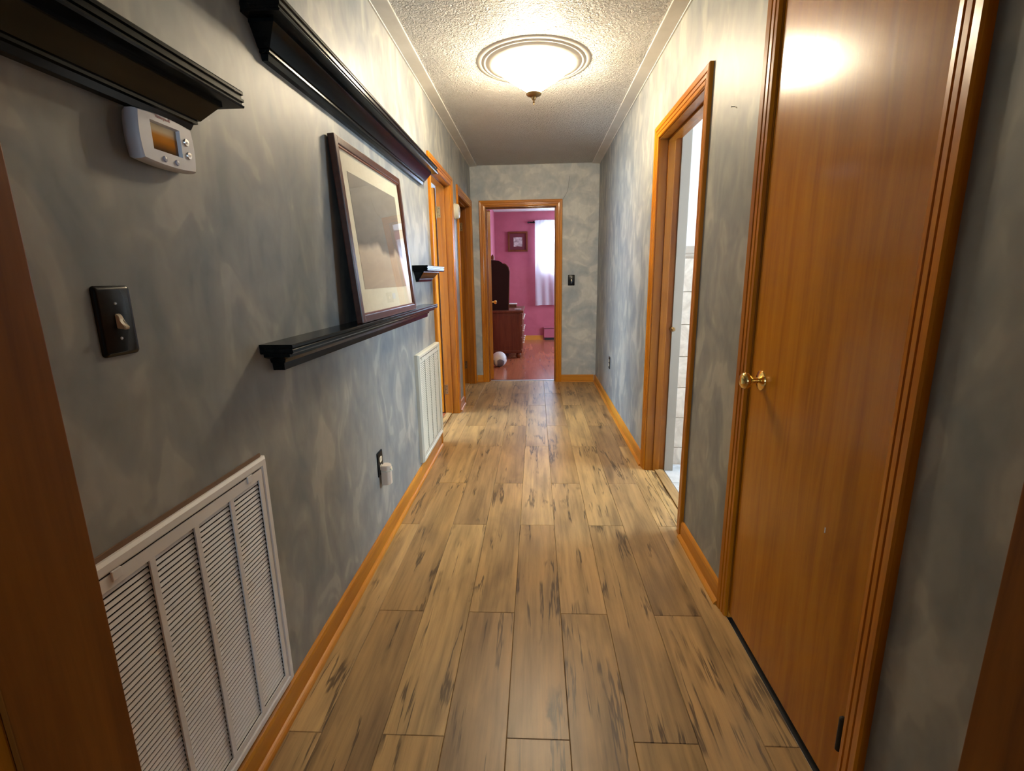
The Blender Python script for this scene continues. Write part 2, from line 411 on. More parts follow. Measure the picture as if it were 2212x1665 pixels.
d1 = frame('door_1', FL, D1, 'orange stained frame of the near open doorway on the left wall', M_STAIN_Y)
d2 = frame('door_2', FL, D2, 'orange stained frame of the far open doorway on the left wall', M_STAIN_Y)
d3 = frame('door_3', FE, D3, 'stained frame of the open bedroom doorway at the end of the hall', M_STAIN_X)
d4 = frame('door_4', FR, D4, 'stained frame of the open bathroom doorway on the right wall', M_STAIN_Y)
def hinge_leaf(parent, c, normal, mat):
    """leaf with knuckle and three screws on a jamb; normal is 'y-' (faces the camera) or 'x+'."""
    x, y, z = c
    if normal == 'y-':
        h = obj('hinge', box(x-.016, x+.016, y-.002, y, z-.045, z+.045, .001), mat, parent)
        obj('knuckle', lathe([(0, -.046), (.005, -.046), (.005, .046), (0, .046)], (x-.018, y-.004, z), 'z', 12), mat, h)
        for k in (-.03, 0, .03): obj('screw', lathe([(0, .0012), (.0035, .0008), (.004, 0)], (x+.004 if k else x-.004, y-.002, z+k), 'y', 10, -1), M_BRONZE, h)
    else:
        h = obj('hinge', box(x, x+.002, y-.016, y+.016, z-.045, z+.045, .001), mat, parent)
        obj('knuckle', lathe([(0, -.046), (.005, -.046), (.005, .046), (0, .046)], (x+.004, y+.018, z), 'z', 12), mat, h)
        for k in (-.03, 0, .03): obj('screw', lathe([(0, .0012), (.0035, .0008), (.004, 0)], (x+.002, y-.004, z+k), 'x', 10), M_BRONZE, h)
for z in (.23, 1.79): hinge_leaf(d1, (-.102, D1[1], z), 'y-', M_OLDBR); hinge_leaf(d2, (-.102, D2[1], z), 'y-', M_OLDBR)
for z in (.23, 1.79): hinge_leaf(d3, (D3[0], YE+.100, z), 'x+', M_BRASS)
# open leaves swung into the rooms
def leaf(parent, hx, hy, ang, width, ht, mat, knob=True):
    bm = box(0, width, -.0175, .0175, .008, ht, .002)
    R = Matrix.Rotation(ang, 4, 'Z'); T = Matrix.Translation((hx, hy, 0))
    bmesh.ops.transform(bm, matrix=T @ R, verts=bm.verts)
    l = obj('door_leaf', bm, mat, parent)
    if knob:
        for sg in (-1, 1):
            kb = lathe([(0, .075), (.018, .072), (.027, .058), (.024, .044), (.011, .036), (.010, .010), (.030, .008), (.030, 0), (0, 0)], (width-.065, sg*.0175, .91), 'y', 24, sg)
            bmesh.ops.transform(kb, matrix=T @ R, verts=kb.verts); obj('door_knob', kb, M_BRASS, l, True)
    return l
leaf(d1, -.135, D1[1]+.028, math.radians(172), .80, 1.99, M_DOOR)
leaf(d2, -.135, D2[1]+.028, math.radians(178), .82, 1.99, M_DOOR)
leaf(d3, D3[0]+.022, YE+.145, math.radians(96), .77, 1.99, M_DOOR)
# bathroom: grey trim board with a small brass catch at the back of the far jamb
gt = obj('back_trim', box(W+TH, W+TH+.055, D4[1]-.012, D4[1]+.03, 0, D4[2]+.05, .002), M_GREYTRIM, d4)
obj('catch_knob', lathe([(0, .028), (.008, .027), (.012, .020), (.007, .012), (.007, .004), (.014, .003), (.014, 0), (0, 0)], (W+TH+.004, D4[1]-.012, .915), 'y', 20, -1), M_OLDBR, gt, True)
for nm, fr, D, lab in (('trim_3', FR, D4, 'oak threshold strip in the bathroom doorway'), ('trim_4', FL, D1, 'oak threshold strip in the near left doorway'),
                       ('trim_5', FL, D2, 'oak threshold strip in the far left doorway')):
    struct(nm, fbox(fr, D[0], D[1], 0, .007, -.115, -.06, .003), M_PLANK, lab, 'threshold')
struct('trim_6', box(D3[0], D3[1], YE+.06, YE+.10, -.01, .006, .003), M_STEEL, 'thin metal threshold strip at the bedroom doorway', 'threshold')

# closet door on the right
d5 = thing('door_5', 'glossy orange flush closet door with round brass knob on the right wall', 'door', (W+.02, (D5[0]+D5[1])/2, 0), kind='structure')
casing(FR, *D5, d5, (M_STAIN, M_STAIN_Y)); jambs(FR, *D5, d5, stop=False, depth=TH)
lf = obj('door_leaf', box(W+.002, W+.037, D5[0]+.003, D5[1]-.003, .022, D5[2]-.003, .0025), M_DOOR, d5)
kb = [(0, .064), (.012, .0635), (.021, .060), (.0265, .052), (.0265, .045), (.021, .037), (.012, .031), (.0095, .026), (.0095, .012), (.013, .009), (.024, .0065), (.031, .003), (.032, 0), (0, 0)]
KN = (W+.002, 1.535, .912)
k = obj('door_knob', lathe(kb, KN, 'x', 40, -1), M_BRASS, lf, True)
obj('closet_backing', box(W+TH-.005, W+TH, D5[0], D5[1], 0, D5[2]), M_DARK, d5)
for z in (.20, 1.80):
    h = obj('hinge', lathe([(0, -.048), (.003, -.047), (.0075, -.043), (.0075, .043), (.004, .047), (0, .048)], (W-.0045, D5[0]+.004, z), 'z', 14), M_BRONZE, d5, True)
struct('wall_closet', boxes((W+TH, W+TH+.6, .78, .80, 0, H), (W+TH, W+TH+.6, 1.75, 1.77, 0, H), (W+TH+.58, W+TH+.6, .78, 1.77, 0, H)), M_DARK, 'dark closet interior behind the closet door', 'wall')
obj('paint_nick', box(W+.0012, W+.002, 1.123, 1.126, .618, .632), M_WHITE, lf)

# ------------------------------------------------------------------ baseboards
BP = [(0, 0), (.012, 0), (.012, .070), (.009, .080), (.004, .085), (0, .085)]
SP = [(.012, 0), (.027, 0)] + [(.012 + .015*math.cos(a), .015*math.sin(a)) for a in (.4, .8, 1.2)] + [(.012, .016)]
def baseboard(name, segs, f, mat, label):
    t = thing(name, label, 'baseboard', f((segs[0][0]+segs[0][1])/2, 0, 0), kind='structure')
    for a, b in segs:
        q = obj('board', extrude_profile(BP, lambda s, u, v: f(s, u, v), a, b), mat, t)
        obj('shoe_molding', extrude_profile(SP, lambda s, u, v: f(s, u, v), a, b), mat, q)
c1 = CW + .006
baseboard('baseboard_left', [(.60, D1[0]-c1), (D1[1]+c1, D2[0]-c1), (D2[1]+c1, YE)], lambda s, u, v: (u, s, v), M_BASE, 'orange stained baseboard with rounded shoe along the left wall')
baseboard('baseboard_right', [(D5[1]+c1, D4[0]-c1), (D4[1]+c1, YE), (.60, D5[0]-c1)], lambda s, u, v: (W-u, s, v), M_BASE, 'orange stained baseboard with rounded shoe along the right wall')
baseboard('baseboard_far', [(D3[1]+c1, W-.02), (.02, D3[0]-c1)], lambda s, u, v: (s, YE-u, v), M_BASEX, 'orange stained baseboard across the end wall of the hall')

# ------------------------------------------------------------------ cased opening beside the camera
for nm, f, lab in (('trim_7', lambda x: x, 'dark stained jamb of the cased opening beside the camera, left side'),
                   ('trim_8', lambda x: W-x, 'dark stained jamb of the cased opening beside the camera, right side')):
    t = thing(nm, lab, 'trim', (f(.04), .55, 0), kind='structure')
    def bx(a, b, *r, bev=0): return box(min(f(a), f(b)), max(f(a), f(b)), *r, bev)
    obj('wall_return', bx(0, .055, .475, .60, 0, H), M_WALL, t)
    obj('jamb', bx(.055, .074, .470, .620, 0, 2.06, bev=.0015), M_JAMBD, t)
    obj('casing_leg', bx(-.010, .066, .449, .470, 0, 2.12, bev=.003), M_STAIN, t)
    obj('casing_leg', bx(.004, .066, .602, .618, 0, 2.12, bev=.003), M_STAIN, t)
struct('wall_opening_header', boxes((-1.6, 0, .475, .60, 0, H), (W, 3.0, .475, .60, 0, H), (0, W, .475, .60, 2.08, H)), M_ROOM, 'wall around the cased opening the camera looks through', 'wall')
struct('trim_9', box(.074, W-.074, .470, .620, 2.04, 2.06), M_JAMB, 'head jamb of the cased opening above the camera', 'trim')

# ------------------------------------------------------------------ room behind the camera (its window is added to light the near end)
struct('wall_front_room', boxes((-1.6, 3.0, -3.32, -3.20, 0, 1.2), (-1.6, 3.0, -3.32, -3.20, 1.8, H), (-1.6, .35, -3.32, -3.20, 1.2, 1.8), (1.05, 3.0, -3.32, -3.20, 1.2, 1.8),
       (-1.72, -1.6, -3.32, .60, 0, H), (3.0, 3.12, -3.32, .60, 0, H)), M_ROOM, 'plain walls of the front room behind the camera', 'wall')
struct('ceiling_front_room', boxes((-1.72, 3.12, -3.32, .50, H, H+.08)), M_CEIL, 'ceiling of the front room behind the camera', 'ceiling')
struct('floor_front_room', boxes((-1.72, -TH, -3.32, .60, -.06, 0), (W+TH, 3.12, -3.32, .60, -.06, 0), (-TH, W+TH, -3.32, -1.4, -.06, 0)), M_BEDFLOOR, 'floor of the front room behind the camera', 'floor')

# ------------------------------------------------------------------ side room (left), bathroom (right), bedroom (end)
SX = -2.30
struct('wall_side_room', boxes((SX-.12, SX, 2.6, YE+TH, 0, .75), (SX-.12, SX, 2.6, YE+TH, 2.05, H), (SX-.12, SX, 2.6, 2.9, .75, 2.05), (SX-.12, SX, 4.40, YE+TH, .75, 2.05),
       (SX-.12, -TH, 2.48, 2.6, 0, H), (SX-.12, -TH, 4.66, 4.74, 0, H), (SX-.12, -TH, YE+.02, YE+TH, 0, H)), M_WHITEWALL, 'white walls of the rooms behind the left doorways', 'wall')
struct('ceiling_side_room', boxes((SX-.12, -TH, 2.48, YE+TH, H, H+.08)), M_WHITEWALL, 'ceiling of the rooms behind the left doorways', 'ceiling')
struct('floor_side_room', boxes((SX-.12, -TH, 2.48, YE+TH, -.06, -.002)), M_BEDFLOOR, 'floor of the rooms behind the left doorways', 'floor')
BX0, BX1, BY0, BY1 = W+TH, 3.10, 1.80, 3.13
wb = tag(obj('wall_bathroom', boxes((BX0, BX1+.12, BY1+.012, BY1+.12, 0, H), (BX0, BX1+.12, BY0-.1, BY0, 0, H),
       (BX1, BX1+.12, BY0, BY1+.012, 0, 1.0), (BX1, BX1+.12, BY0, BY1+.012, 2.0, H), (BX1, BX1+.12, BY0, 2.17, 1.0, 2.0), (BX1, BX1+.12, 3.07, BY1+.012, 1.0, 2.0)), M_BATHW),
       'white bathroom wall above stone tile, seen through the right doorway', 'wall', kind='structure')
struct('ceiling_bathroom', boxes((BX0, BX1+.12, BY0-.1, BY1+.12, H, H+.08)), M_WHITEWALL, 'white bathroom ceiling', 'ceiling')
ti = box(-.1495, .1495, -.006, .006, -.0995, .0995, .0015); tme = bpy.data.meshes.new('wall_tile'); ti.to_mesh(tme); ti.free(); tme.materials.append(M_TILE)
obj('grout_bed', box(BX0, BX1, BY1+.009, BY1+.012, 0, 1.36), M_GROUT, wb)
for c in range(6):
    for r in range(7):
        zc = 1.335 - .1 - r*.2035
        if zc < 0.0: zc = None
        if zc is None: continue
        o = link('wall_tile', tme, M_TILE, wb); o.location = (BX0 + .15 + c*.303, BY1+.006, zc)
obj('tile_cap', extrude_profile([(0, 0), (.012, 0), (.020, .012), (.014, .022), (.020, .030), (.018, .055), (.008, .070), (0, .070)], lambda s, u, v: (s, BY1+.012-u, 1.337+v), BX0, BX1), M_GROUT, wb)
fb = tag(obj('floor_bathroom', boxes((BX0, BX1, BY0, BY1+.012, -.06, -.004)), M_GROUT), 'pale stone tile bathroom floor', 'floor', kind='structure')
tf = box(-.1485, .1485, -.1485, .1485, -.008, 0, .0015); fme = bpy.data.meshes.new('floor_tile'); tf.to_mesh(fme); tf.free(); fme.materials.append(M_TILEF)
for a in range(6):
    for b in range(4):
        o = link('floor_tile', fme, M_TILEF, fb); o.location = (BX0 + .152 + a*.302, BY1 - .16 - b*.302, 0)
sw = thing('light_switch', 'small white switch plate on bathroom tile behind the right doorway', 'light switch', (1.74, BY1, 1.085))
obj('plate', plate(lambda s, z, h: (s, BY1-h, z), 1.74, 1.085, .072, .118, [(0, 0), (0, .003), (.003, .006)]), M_WHITE, sw)
obj('toggle', box(1.736, 1.744, BY1-.014, BY1-.005, 1.077, 1.093, .001), M_WHITE, sw)

# bedroom
RY0, RY1, RX0, RX1 = YE+TH, 9.75, -.06, 3.6
WX0, WX1, WZ0, WZ1 = .80, 1.90, 1.37, 2.17
bwall = struct('wall_bedroom_far', boxes((RX0, WX0, RY1, RY1+.12, 0, H), (WX1, RX1, RY1, RY1+.12, 0, H), (WX0, WX1, RY1, RY1+.12, 0, WZ0), (WX0, WX1, RY1, RY1+.12, WZ1, H)), M_PINK, 'raspberry pink far bedroom wall with the curtained window', 'wall')
struct('wall_bedroom_left', boxes((RX0-.12, RX0, RY0, RY1+.12, 0, H)), M_PINK, 'pink left bedroom wall beside the dresser', 'wall')
struct('wall_bedroom_near', boxes((RX0, D3[0]-JT, RY0, RY0+.006, 0, H), (D3[1]+JT, RX1, RY0, RY0+.006, 0, H), (D3[0]-JT, D3[1]+JT, RY0, RY0+.006, D3[2]+JT, H)), M_PINK, 'pink bedroom side of the wall around the bedroom doorway', 'wall')
struct('wall_bedroom_right', boxes((RX1, RX1+.12, RY0, 7.2, 0, H), (RX1, RX1+.12, 8.6, RY1+.12, 0, H), (RX1, RX1+.12, 7.2, 8.6, 0, .9), (RX1, RX1+.12, 7.2, 8.6, 2.1, H), (W+TH, RX1+.12, YE, RY0, 0, H)), M_PINK, 'pink bedroom wall out of sight to the right', 'wall')  # the opening is an unseen window added to brighten the bedroom
struct('ceiling_bedroom', boxes((RX0-.12, RX1+.12, RY0, RY1+.12, H, H+.08)), M_WHITEWALL, 'white bedroom ceiling', 'ceiling')
struct('floor_bedroom', boxes((RX0-.12, RX1+.12, YE+.06, RY1+.12, -.06, 0)), M_BEDFLOOR, 'glossy red-brown wooden bedroom floor', 'floor')
struct('baseboard_bedroom', boxes((RX0, .87, RY1-.014, RY1, 0, .085)), M_BASEX, 'orange baseboard under the pink bedroom wall', 'baseboard')
win = thing('window_1', 'bedroom window glowing behind the white curtain', 'window', ((WX0+WX1)/2, RY1+.05, WZ0), kind='structure')
obj('window_frame', boxes((WX0, WX0+.04, RY1+.03, RY1+.09, WZ0, WZ1), (WX1-.04, WX1, RY1+.03, RY1+.09, WZ0, WZ1), (WX0, WX1, RY1+.03, RY1+.09, WZ0, WZ0+.04), (WX0, WX1, RY1+.03, RY1+.09, WZ1-.04, WZ1), ((WX0+WX1)/2-.015, (WX0+WX1)/2+.015, RY1+.04, RY1+.08, WZ0, WZ1)), M_WINFR, win)
obj('pane', box(WX0+.03, (WX0+WX1)/2, RY1+.058, RY1+.062, WZ0+.03, WZ1-.03), M_PANE, win); obj('pane', box((WX0+WX1)/2, WX1-.03, RY1+.058, RY1+.062, WZ0+.03, WZ1-.03), M_PANE, win)

# ------------------------------------------------------------------ ceiling lamp
LC = (.722, 3.14, H)
lamp = thing('ceiling_lamp', 'lit glass bowl lamp with brass finial on round ceiling medallion', 'ceiling lamp', LC)
md = [(0, 0), (.330, 0), (.322, .004), (.312, .007), (.304, .008), (.300, .007), (.294, .010), (.284, .014), (.276, .011), (.268, .013), (.258, .020), (.236, .024), (.226, .020), (.218, .024), (.205, .027), (.20, .022), (0, .022)]
obj('medallion', lathe([(r, h*.75) for r, h in md], LC, 'z', 96, -1), M_MEDAL, lamp, 20)
bowl = [(.188, .024), (.197, .028), (.200, .036), (.196, .046), (.180, .060), (.158, .076), (.134, .092), (.112, .106), (.090, .120), (.068, .134), (.046, .146), (.026, .154), (.0, .157)]
obj('glass_bowl', lathe(bowl, LC, 'z', 64, -1), M_LAMP, lamp, True)
for dx in (-.075, .075):
    obj('bulb', lathe([(0, .030), (.012, .032), (.020, .042), (.028, .060), (.029, .072), (.024, .086), (.013, .094), (0, .096)], (LC[0]+dx, LC[1], LC[2]), 'z', 20, -1), M_BULB, lamp, True)
fin = [(0, .150), (.026, .152), (.040, .157), (.045, .164), (.042, .171), (.028, .178), (.015, .183), (.012, .192), (.010, .197), (.004, .200), (.004, .205), (.008, .209), (.004, .214), (.003, .217), (.005, .221), (.0, .226)]
obj('finial', lathe(fin, LC, 'z', 32, -1), M_OLDBR, lamp, 50)

# ------------------------------------------------------------------ black crown ledges on the left wall
# profile (out from the wall, down from the top)
CROWN = [(0, 0), (.092, 0), (.094, .003), (.094, .008), (.090, .010), (.090, .015), (.094, .017), (.094, .022), (.090, .024), (.090, .028), (.094, .030), (.092, .034), (.062, .034),
         (.062, .040), (.058, .042), (.030, .076), (.026, .077), (.026, .083), (.020, .085), (.016, .096), (0, .096)]
CROWNL = [(u*1.08, v*1.25) for u, v in CROWN]
LEDGE = [(0, 0), (.088, 0), (.090, .003), (.090, .009), (.087, .012), (.090, .015), (.090, .022), (.086, .026), (.072, .026), (.072, .036), (.066, .039), (.044, .046), (.040, .056), (.034, .058), (.032, .078), (0, .078)]
def crown(name, label, y0, y1, ztop, prof=CROWN, ret=True):
    t = thing(name, label, 'shelf', (0, (y0+y1)/2, ztop-prof[-1][1]))
    d = prof[1][0]
    # mitred returns: the ends step in with the same profile as the front
    k = max(i for i, q in enumerate(prof) if q[0] > .6*prof[1][0] and q[1] < .44*prof[-1][1]) - 1
    def run(ps):
        bm = bmesh.new(); n = len(ps)
        mx = max(q[0] for q in prof)
        A = [bm.verts.new((u, y0 + (mx-u if u > 0 else mx-ps[0 if i == 0 else -2][0]), ztop-v)) for i, (u, v) in enumerate(ps)]
        C = [bm.verts.new((u, y1 - (mx-u if u > 0 else mx-ps[0 if i == 0 else -2][0]), ztop-v)) for i, (u, v) in enumerate(ps)]
        for i in range(n-1): bm.faces.new((A[i], A[i+1], C[i+1], C[i]))
        bm.faces.new((A[n-1], A[0], C[0], C[n-1]))
        # returns back to the wall
        for X, sg in ((A, 1), (C, -1)):
            wall = [bm.verts.new((0, v.co.y, v.co.z)) for v in X]
            for i in range(n-1):
                if X[i].co.x < 1e-6 and X[i+1].co.x < 1e-6: continue
                bm.faces.new((X[i], X[i+1], wall[i+1], wall[i]))
        bmesh.ops.remove_doubles(bm, verts=bm.verts, dist=1e-5)
        return bm
    top = [(1e-4, 0)] + list(prof[1:k+1]) + [(1e-4, prof[k][1])]
    bot = [(1e-4, prof[k][1])] + list(prof[k:-1]) + [(1e-4, prof[-1][1])]
    obj('shelf_board', run2(top, y0, y1, ztop, d), M_BLACK, t, 30)
    obj('crown_molding', run2(bot, y0, y1, ztop, d), M_BLACK, t, 30)
    return t
def run2(ps, y0, y1, ztop, mx):
    """front run with mitred returns: each profile point is a U-shaped path wall-front-wall."""
    bm = bmesh.new(); rows = []
    for u, v in ps:
        ins = max(mx-u, 0)
        rows.append([bm.verts.new((0, y0+ins, ztop-v)), bm.verts.new((u, y0+ins, ztop-v)), bm.verts.new((u, y1-ins, ztop-v)), bm.verts.new((0, y1-ins, ztop-v))])
    # first and last points are on the wall: close with caps taken from their neighbours
    rows = rows[1:-1]
    for a, b in zip(rows, rows[1:]):
        for i in range(3): bm.faces.new((a[i], a[i+1], b[i+1], b[i]))
    bm.faces.new(rows[0]); bm.faces.new(rows[-1][::-1])
    bm.faces.new([r[0] for r in rows] + [r[3] for r in rows][::-1]) if len(rows) > 1 else None
    return bm
crown('crown_shelf', 'short black crown shelf directly above the thermostat', .60, 1.148, 1.645)
crown('crown_shelf', 'long black crown shelf running above the framed picture', 1.350, 3.34, 1.936, CROWNL)
crown('crown_shelf', 'small black crown shelf just beyond the framed picture', 2.93, 3.46, 1.315)
crown('picture_ledge', 'long black ledge carrying the leaning framed picture', 1.245, 3.19, 1.077, LEDGE)

# ------------------------------------------------------------------ framed picture leaning on the ledge
PZ, PH, PY0, PY1 = 1.0785, .665, 1.815, 2.655
tilt = math.atan2(.052, PH)
pic = thing('framed_picture', 'large dark-wood framed print with cream mat leaning on the ledge', 'picture', (.082, (PY0+PY1)/2, PZ))
def pbox(a, b, z0, z1, h0, h1, bev=0):
    """h is measured back from the glass side."""
    bm = box(-h1, -h0, a, b, z0, z1, bev)
    bmesh.ops.transform(bm, matrix=Matrix.Translation((.082, 0, PZ)) @ Matrix.Rotation(-tilt, 4, 'Y'), verts=bm.verts); return bm
FWD = .030
def pic_rail(a, b, z0, z1): return pbox(a, b, z0, z1, 0, .026, .004)
obj('frame_stile', pic_rail(PY0, PY0+FWD, 0, PH), M_FRAME, pic); obj('frame_stile', pic_rail(PY1-FWD, PY1, 0, PH), M_FRAME, pic)
obj('frame_rail', pic_rail(PY0+FWD-.003, PY1-FWD+.003, 0, FWD), M_FRAME, pic); obj('frame_rail', pic_rail(PY0+FWD-.003, PY1-FWD+.003, PH-FWD, PH), M_FRAME, pic)
q = FWD + .006
for (a, b, z0, z1) in ((PY0+FWD-.002, PY0+q, FWD, PH-FWD), (PY1-q, PY1-FWD+.002, FWD, PH-FWD), (PY0+q, PY1-q, FWD-.002, q), (PY0+q, PY1-q, PH-q, PH-FWD+.002)):
    obj('inner_lip', pbox(a, b, z0, z1, .004, .012, .0015), M_DRESSER, pic)
obj('mat_board', pbox(PY0+FWD-.004, PY1-FWD+.004, FWD-.004, PH-FWD+.004, .012, .016), M_MAT, pic)
obj('print', pbox(PY0+.105, PY1-.105, .125, PH-.105, .0112, .0119), M_PRINT, pic)
obj('mat_title', pbox(2.275, 2.325, .072, .098, .0114, .0119), M_TRIMC, pic)
obj('glass_pane', pbox(PY0+FWD-.003, PY1-FWD+.003, FWD-.003, PH-FWD+.003, .007, .009), M_PANE, pic)
obj('backing_board', pbox(PY0+.01, PY1-.01, .01, PH-.01, .0205, .0255), M_MIRBACK, pic)

# ------------------------------------------------------------------ return-air grilles
SLAT_TILT = -20
def grille(name, label, y0, y1, z0, z1, mat, out, singles, n=50, lip=.024, topb=.040):
    t = thing(name, label, 'air grille', (0, (y0+y1)/2, z0))
    fw_ = lip
    fr = [(y0, y0+fw_, z0, z1), (y1-fw_, y1, z0, z1), (y0+fw_, y1-fw_, z0, z0+fw_), (y0+fw_, y1-fw_, z1-fw_, z1)]
    P = [(0, 0), (0, out*.6), (.006, out), (fw_-.004, out), (fw_, out*.75), (fw_, 0)]
    # mitred outer flange
    bm = bmesh.new(); rows = []
    for u, h in P: rows.append([bm.verts.new((h, a, b)) for a, b in ((y0+u, z0+u), (y1-u, z0+u), (y1-u, z1-u), (y0+u, z1-u))])
    for a, b in zip(rows, rows[1:]):
        for i in range(4): bm.faces.new((a[i], a[(i+1) % 4], b[(i+1) % 4], b[i]))
    obj('flange', bm, mat, t)
    obj('duct_shadow', box(.0005, .0015, y0+.004, y1-.004, z0+.004, z1-.004), M_DARK, t)
    a0, a1 = y0+fw_+.003, y1-fw_-.003; b0, b1 = z0+fw_+.003, z1-fw_-.003
    rb = .016; mul = .014
    cwid = ((a1-a0) - 2*rb - 3*mul)/4
    zt, zb = b1-topb*.6, b0+.016
    ho = out*.88
    face = bmesh.new()
    B(face, ho-.003, ho, a0, a0+rb, b0, b1); B(face, ho-.003, ho, a1-rb, a1, b0, b1); B(face, ho-.003, ho, a0+rb, a1-rb, zt, b1); B(face, ho-.003, ho, a0+rb, a1-rb, b0, zb)
    obj('face_frame', face, mat, t)
    for i in range(3):
        ya = a0+rb+cwid*(i+1)+mul*i
        obj('mullion', box(ho-.004, ho, ya, ya+mul, zb, zt, .001), mat, t)
    pit = (zt-zb)/n
    sb = box(-.0005, .0005, -cwid/2, cwid/2, -.0038, .0038)
    bmesh.ops.rotate(sb, cent=(0, 0, 0), matrix=Matrix.Rotation(math.radians(SLAT_TILT), 3, 'Y'), verts=sb.verts)
    sme = bpy.data.meshes.new('slat'); sb.to_mesh(sme); sb.free(); sme.materials.append(mat)
    for i in range(4):
        yc = a0+rb+cwid*(i+.5)+mul*i
        if singles:
            for j in range(n):
                o = link('slat', sme, mat, t); o.location = Vector((ho-.0055, yc, zb+pit*(j+.5))) - ORG[t]
        else:
            bm = bmesh.new()
            for j in range(n):
                q = bmesh.new(); q.from_mesh(sme); bmesh.ops.translate(q, verts=q.verts, vec=(ho-.0055, yc, zb+pit*(j+.5)))
                tmp = bpy.data.meshes.new('tmp'); q.to_mesh(tmp); q.free(); bm.from_mesh(tmp); bpy.data.meshes.remove(tmp)
            tag(obj('slat_bank', bm, mat, t), kind='stuff')
    for yc in (a0+.055, a1-.055):
        lt = obj('latch_tab', box(ho-.001, ho+.003, yc-.010, yc+.010, b1-.014, b1+.004, .0012), mat, t)
    return t
g1 = grille('return_air_grille', 'white louvred return-air grille low on the left wall under the light switch', .628, 1.190, .098, .790, M_WHITE, .013, True)
obj('sealant_line', box(.0, .003, .63, 1.18, .790, .800), M_TAN, g1)
g2 = grille('return_air_grille', 'cream louvred return-air grille beside the near left door frame', 2.855, 3.485, .108, .790, M_CREAM, .030, False)

# ------------------------------------------------------------------ wall fittings
def sock_switch(name, label, fr, s, z, mat_plate=M_BLACKP):
    t = thing(name, label, 'light switch', fr(s, z, 0))
    p = obj('plate', plate(fr, s, z, .076, .120, [(0, 0), (0, .002), (.002, .0045), (.006, .0065)], .007), mat_plate, t, 40)
    tg = bmesh.new()
    ps = [(-.013, .005), (.013, .005), (.010, .011), (-.002, .013), (-.010, .022), (-.015, .020), (-.012, .011)]
    a = [tg.verts.new(fr(s-.005, z+u, h)) for u, h in ps]; b = [tg.verts.new(fr(s+.005, z+u, h)) for u, h in ps]
    for i in range(len(ps)): tg.faces.new((a[i], a[(i+1) % len(ps)], b[(i+1) % len(ps)], b[i]))
    tg.faces.new(a); tg.faces.new(b[::-1])
    bmesh.ops.bevel(tg, geom=tg.edges[:], offset=.0012, segments=2, affect='EDGES')
    obj('toggle', tg, M_IVORY, t, 50)
    for dz in (-.030, .030): obj('screw', plate(fr, s, z+dz, .006, .006, [(0, .006), (.001, .0078)], .0029), M_STEEL, t)
    return t
sock_switch('light_switch', 'black light switch plate on the left wall above the grille', FL, .817, 1.178)
sock_switch('light_switch', 'black light switch plate on the end wall beside the bedroom door', FE, 1.135, 1.190)
def outlet(label, fr, s, z):
    t = thing('wall_outlet', label, 'outlet', fr(s, z, 0))
    obj('plate', plate(fr, s, z, .072, .118, [(0, 0), (0, .002), (.002, .0045), (.006, .006)], .006), M_BLACKP, t, 40)
    for dz in (-.020, .020):
        f = obj('socket', plate(fr, s, z+dz, .033, .028, [(0, .005), (.0005, .0075)], .011), M_BEIGE, t)
        obj('slots', boxes(*[tuple(sorted((fr(s+k, 0, .0074)[0], fr(s+k, 0, .0079)[0]))) + (s+k-.001, s+k+.001, z+dz-.002, z+dz+.006) for k in (-.006, .006)]), M_DARK, f)
    return t
outlet('black outlet plate low on the left wall behind the plug-in freshener', FL, 2.105, .405)
outlet('black outlet plate on the right wall near the end of the hall', FR, 4.66, .42)
# plug-in freshener on the left outlet
pf = thing('plug_in_freshener', 'pale plug-in air freshener in the left wall outlet', 'air freshener', (.0, 2.115, .33))
def pfb(z0, z1, outline):
    return extrude_profile(outline, lambda s, u, v: (v, 2.115+u, s), z0, z1)
OUTL = [(-.026, .008), (.026, .008), (.026, .030), (.018, .044), (.006, .050), (-.006, .050), (-.018, .044), (-.026, .030)]
bm = pfb(.300, .395, OUTL); bmesh.ops.bevel(bm, geom=bm.edges[:], offset=.003, segments=2, affect='EDGES'); obj('housing', bm, M_PINKW, pf, 50)
obj('vent_notch', box(.0435, .0508, 2.103, 2.127, .372, .380, .001), M_BEIGE, pf)
obj('collar', pfb(.366, .3705, [(u*1.04, .004+v*1.02 if v > .02 else v) for u, v in OUTL]), M_CREAM, pf)
obj('plug_prongs', boxes((.002, .010, 2.108, 2.110, .380, .388), (.002, .010, 2.120, 2.122, .380, .388)), M_STEEL, pf)

# thermostat
TS, TZ = .979, 1.502
ts = thing('thermostat', 'white digital thermostat with amber-toned screen under the short crown shelf', 'thermostat', (0, TS, TZ-.045))
def blob(w, h, bulge, n=10):
    out = []
    for e, (ax, ay, bx_, by_) in enumerate(((-1, -1, 1, -1), (1, -1, 1, 1), (1, 1, -1, 1), (-1, 1, -1, -1))):
        for i in range(n):
            k = i/n; x = ax+(bx_-ax)*k; y = ay+(by_-ay)*k; s = 1-(2*k-1)**2
            x *= 1; y *= 1
            if e in (0, 2): y *= 1+bulge*s
            else: x *= 1+bulge*.6*s
            out.append((x*w/2, y*h/2))
    return out
def blob_plate(layers, w, h, bulge):
    bm = bmesh.new(); rows = [[bm.verts.new(FL(TS+u*k, TZ+v*k2, x)) for u, v in blob(w, h, bulge)] for k, k2, x in layers]
    for a, b in zip(rows, rows[1:]):
        n = len(a)
        for i in range(n): bm.faces.new((a[i], a[(i+1) % n], b[(i+1) % n], b[i]))
    return bm, rows
bm, rows = blob_plate([(.93, .90, 0), (.96, .94, .004), (1, 1, .010), (1, 1, .022), (.985, .97, .028), (.955, .925, .031)], .140, .084, .11)
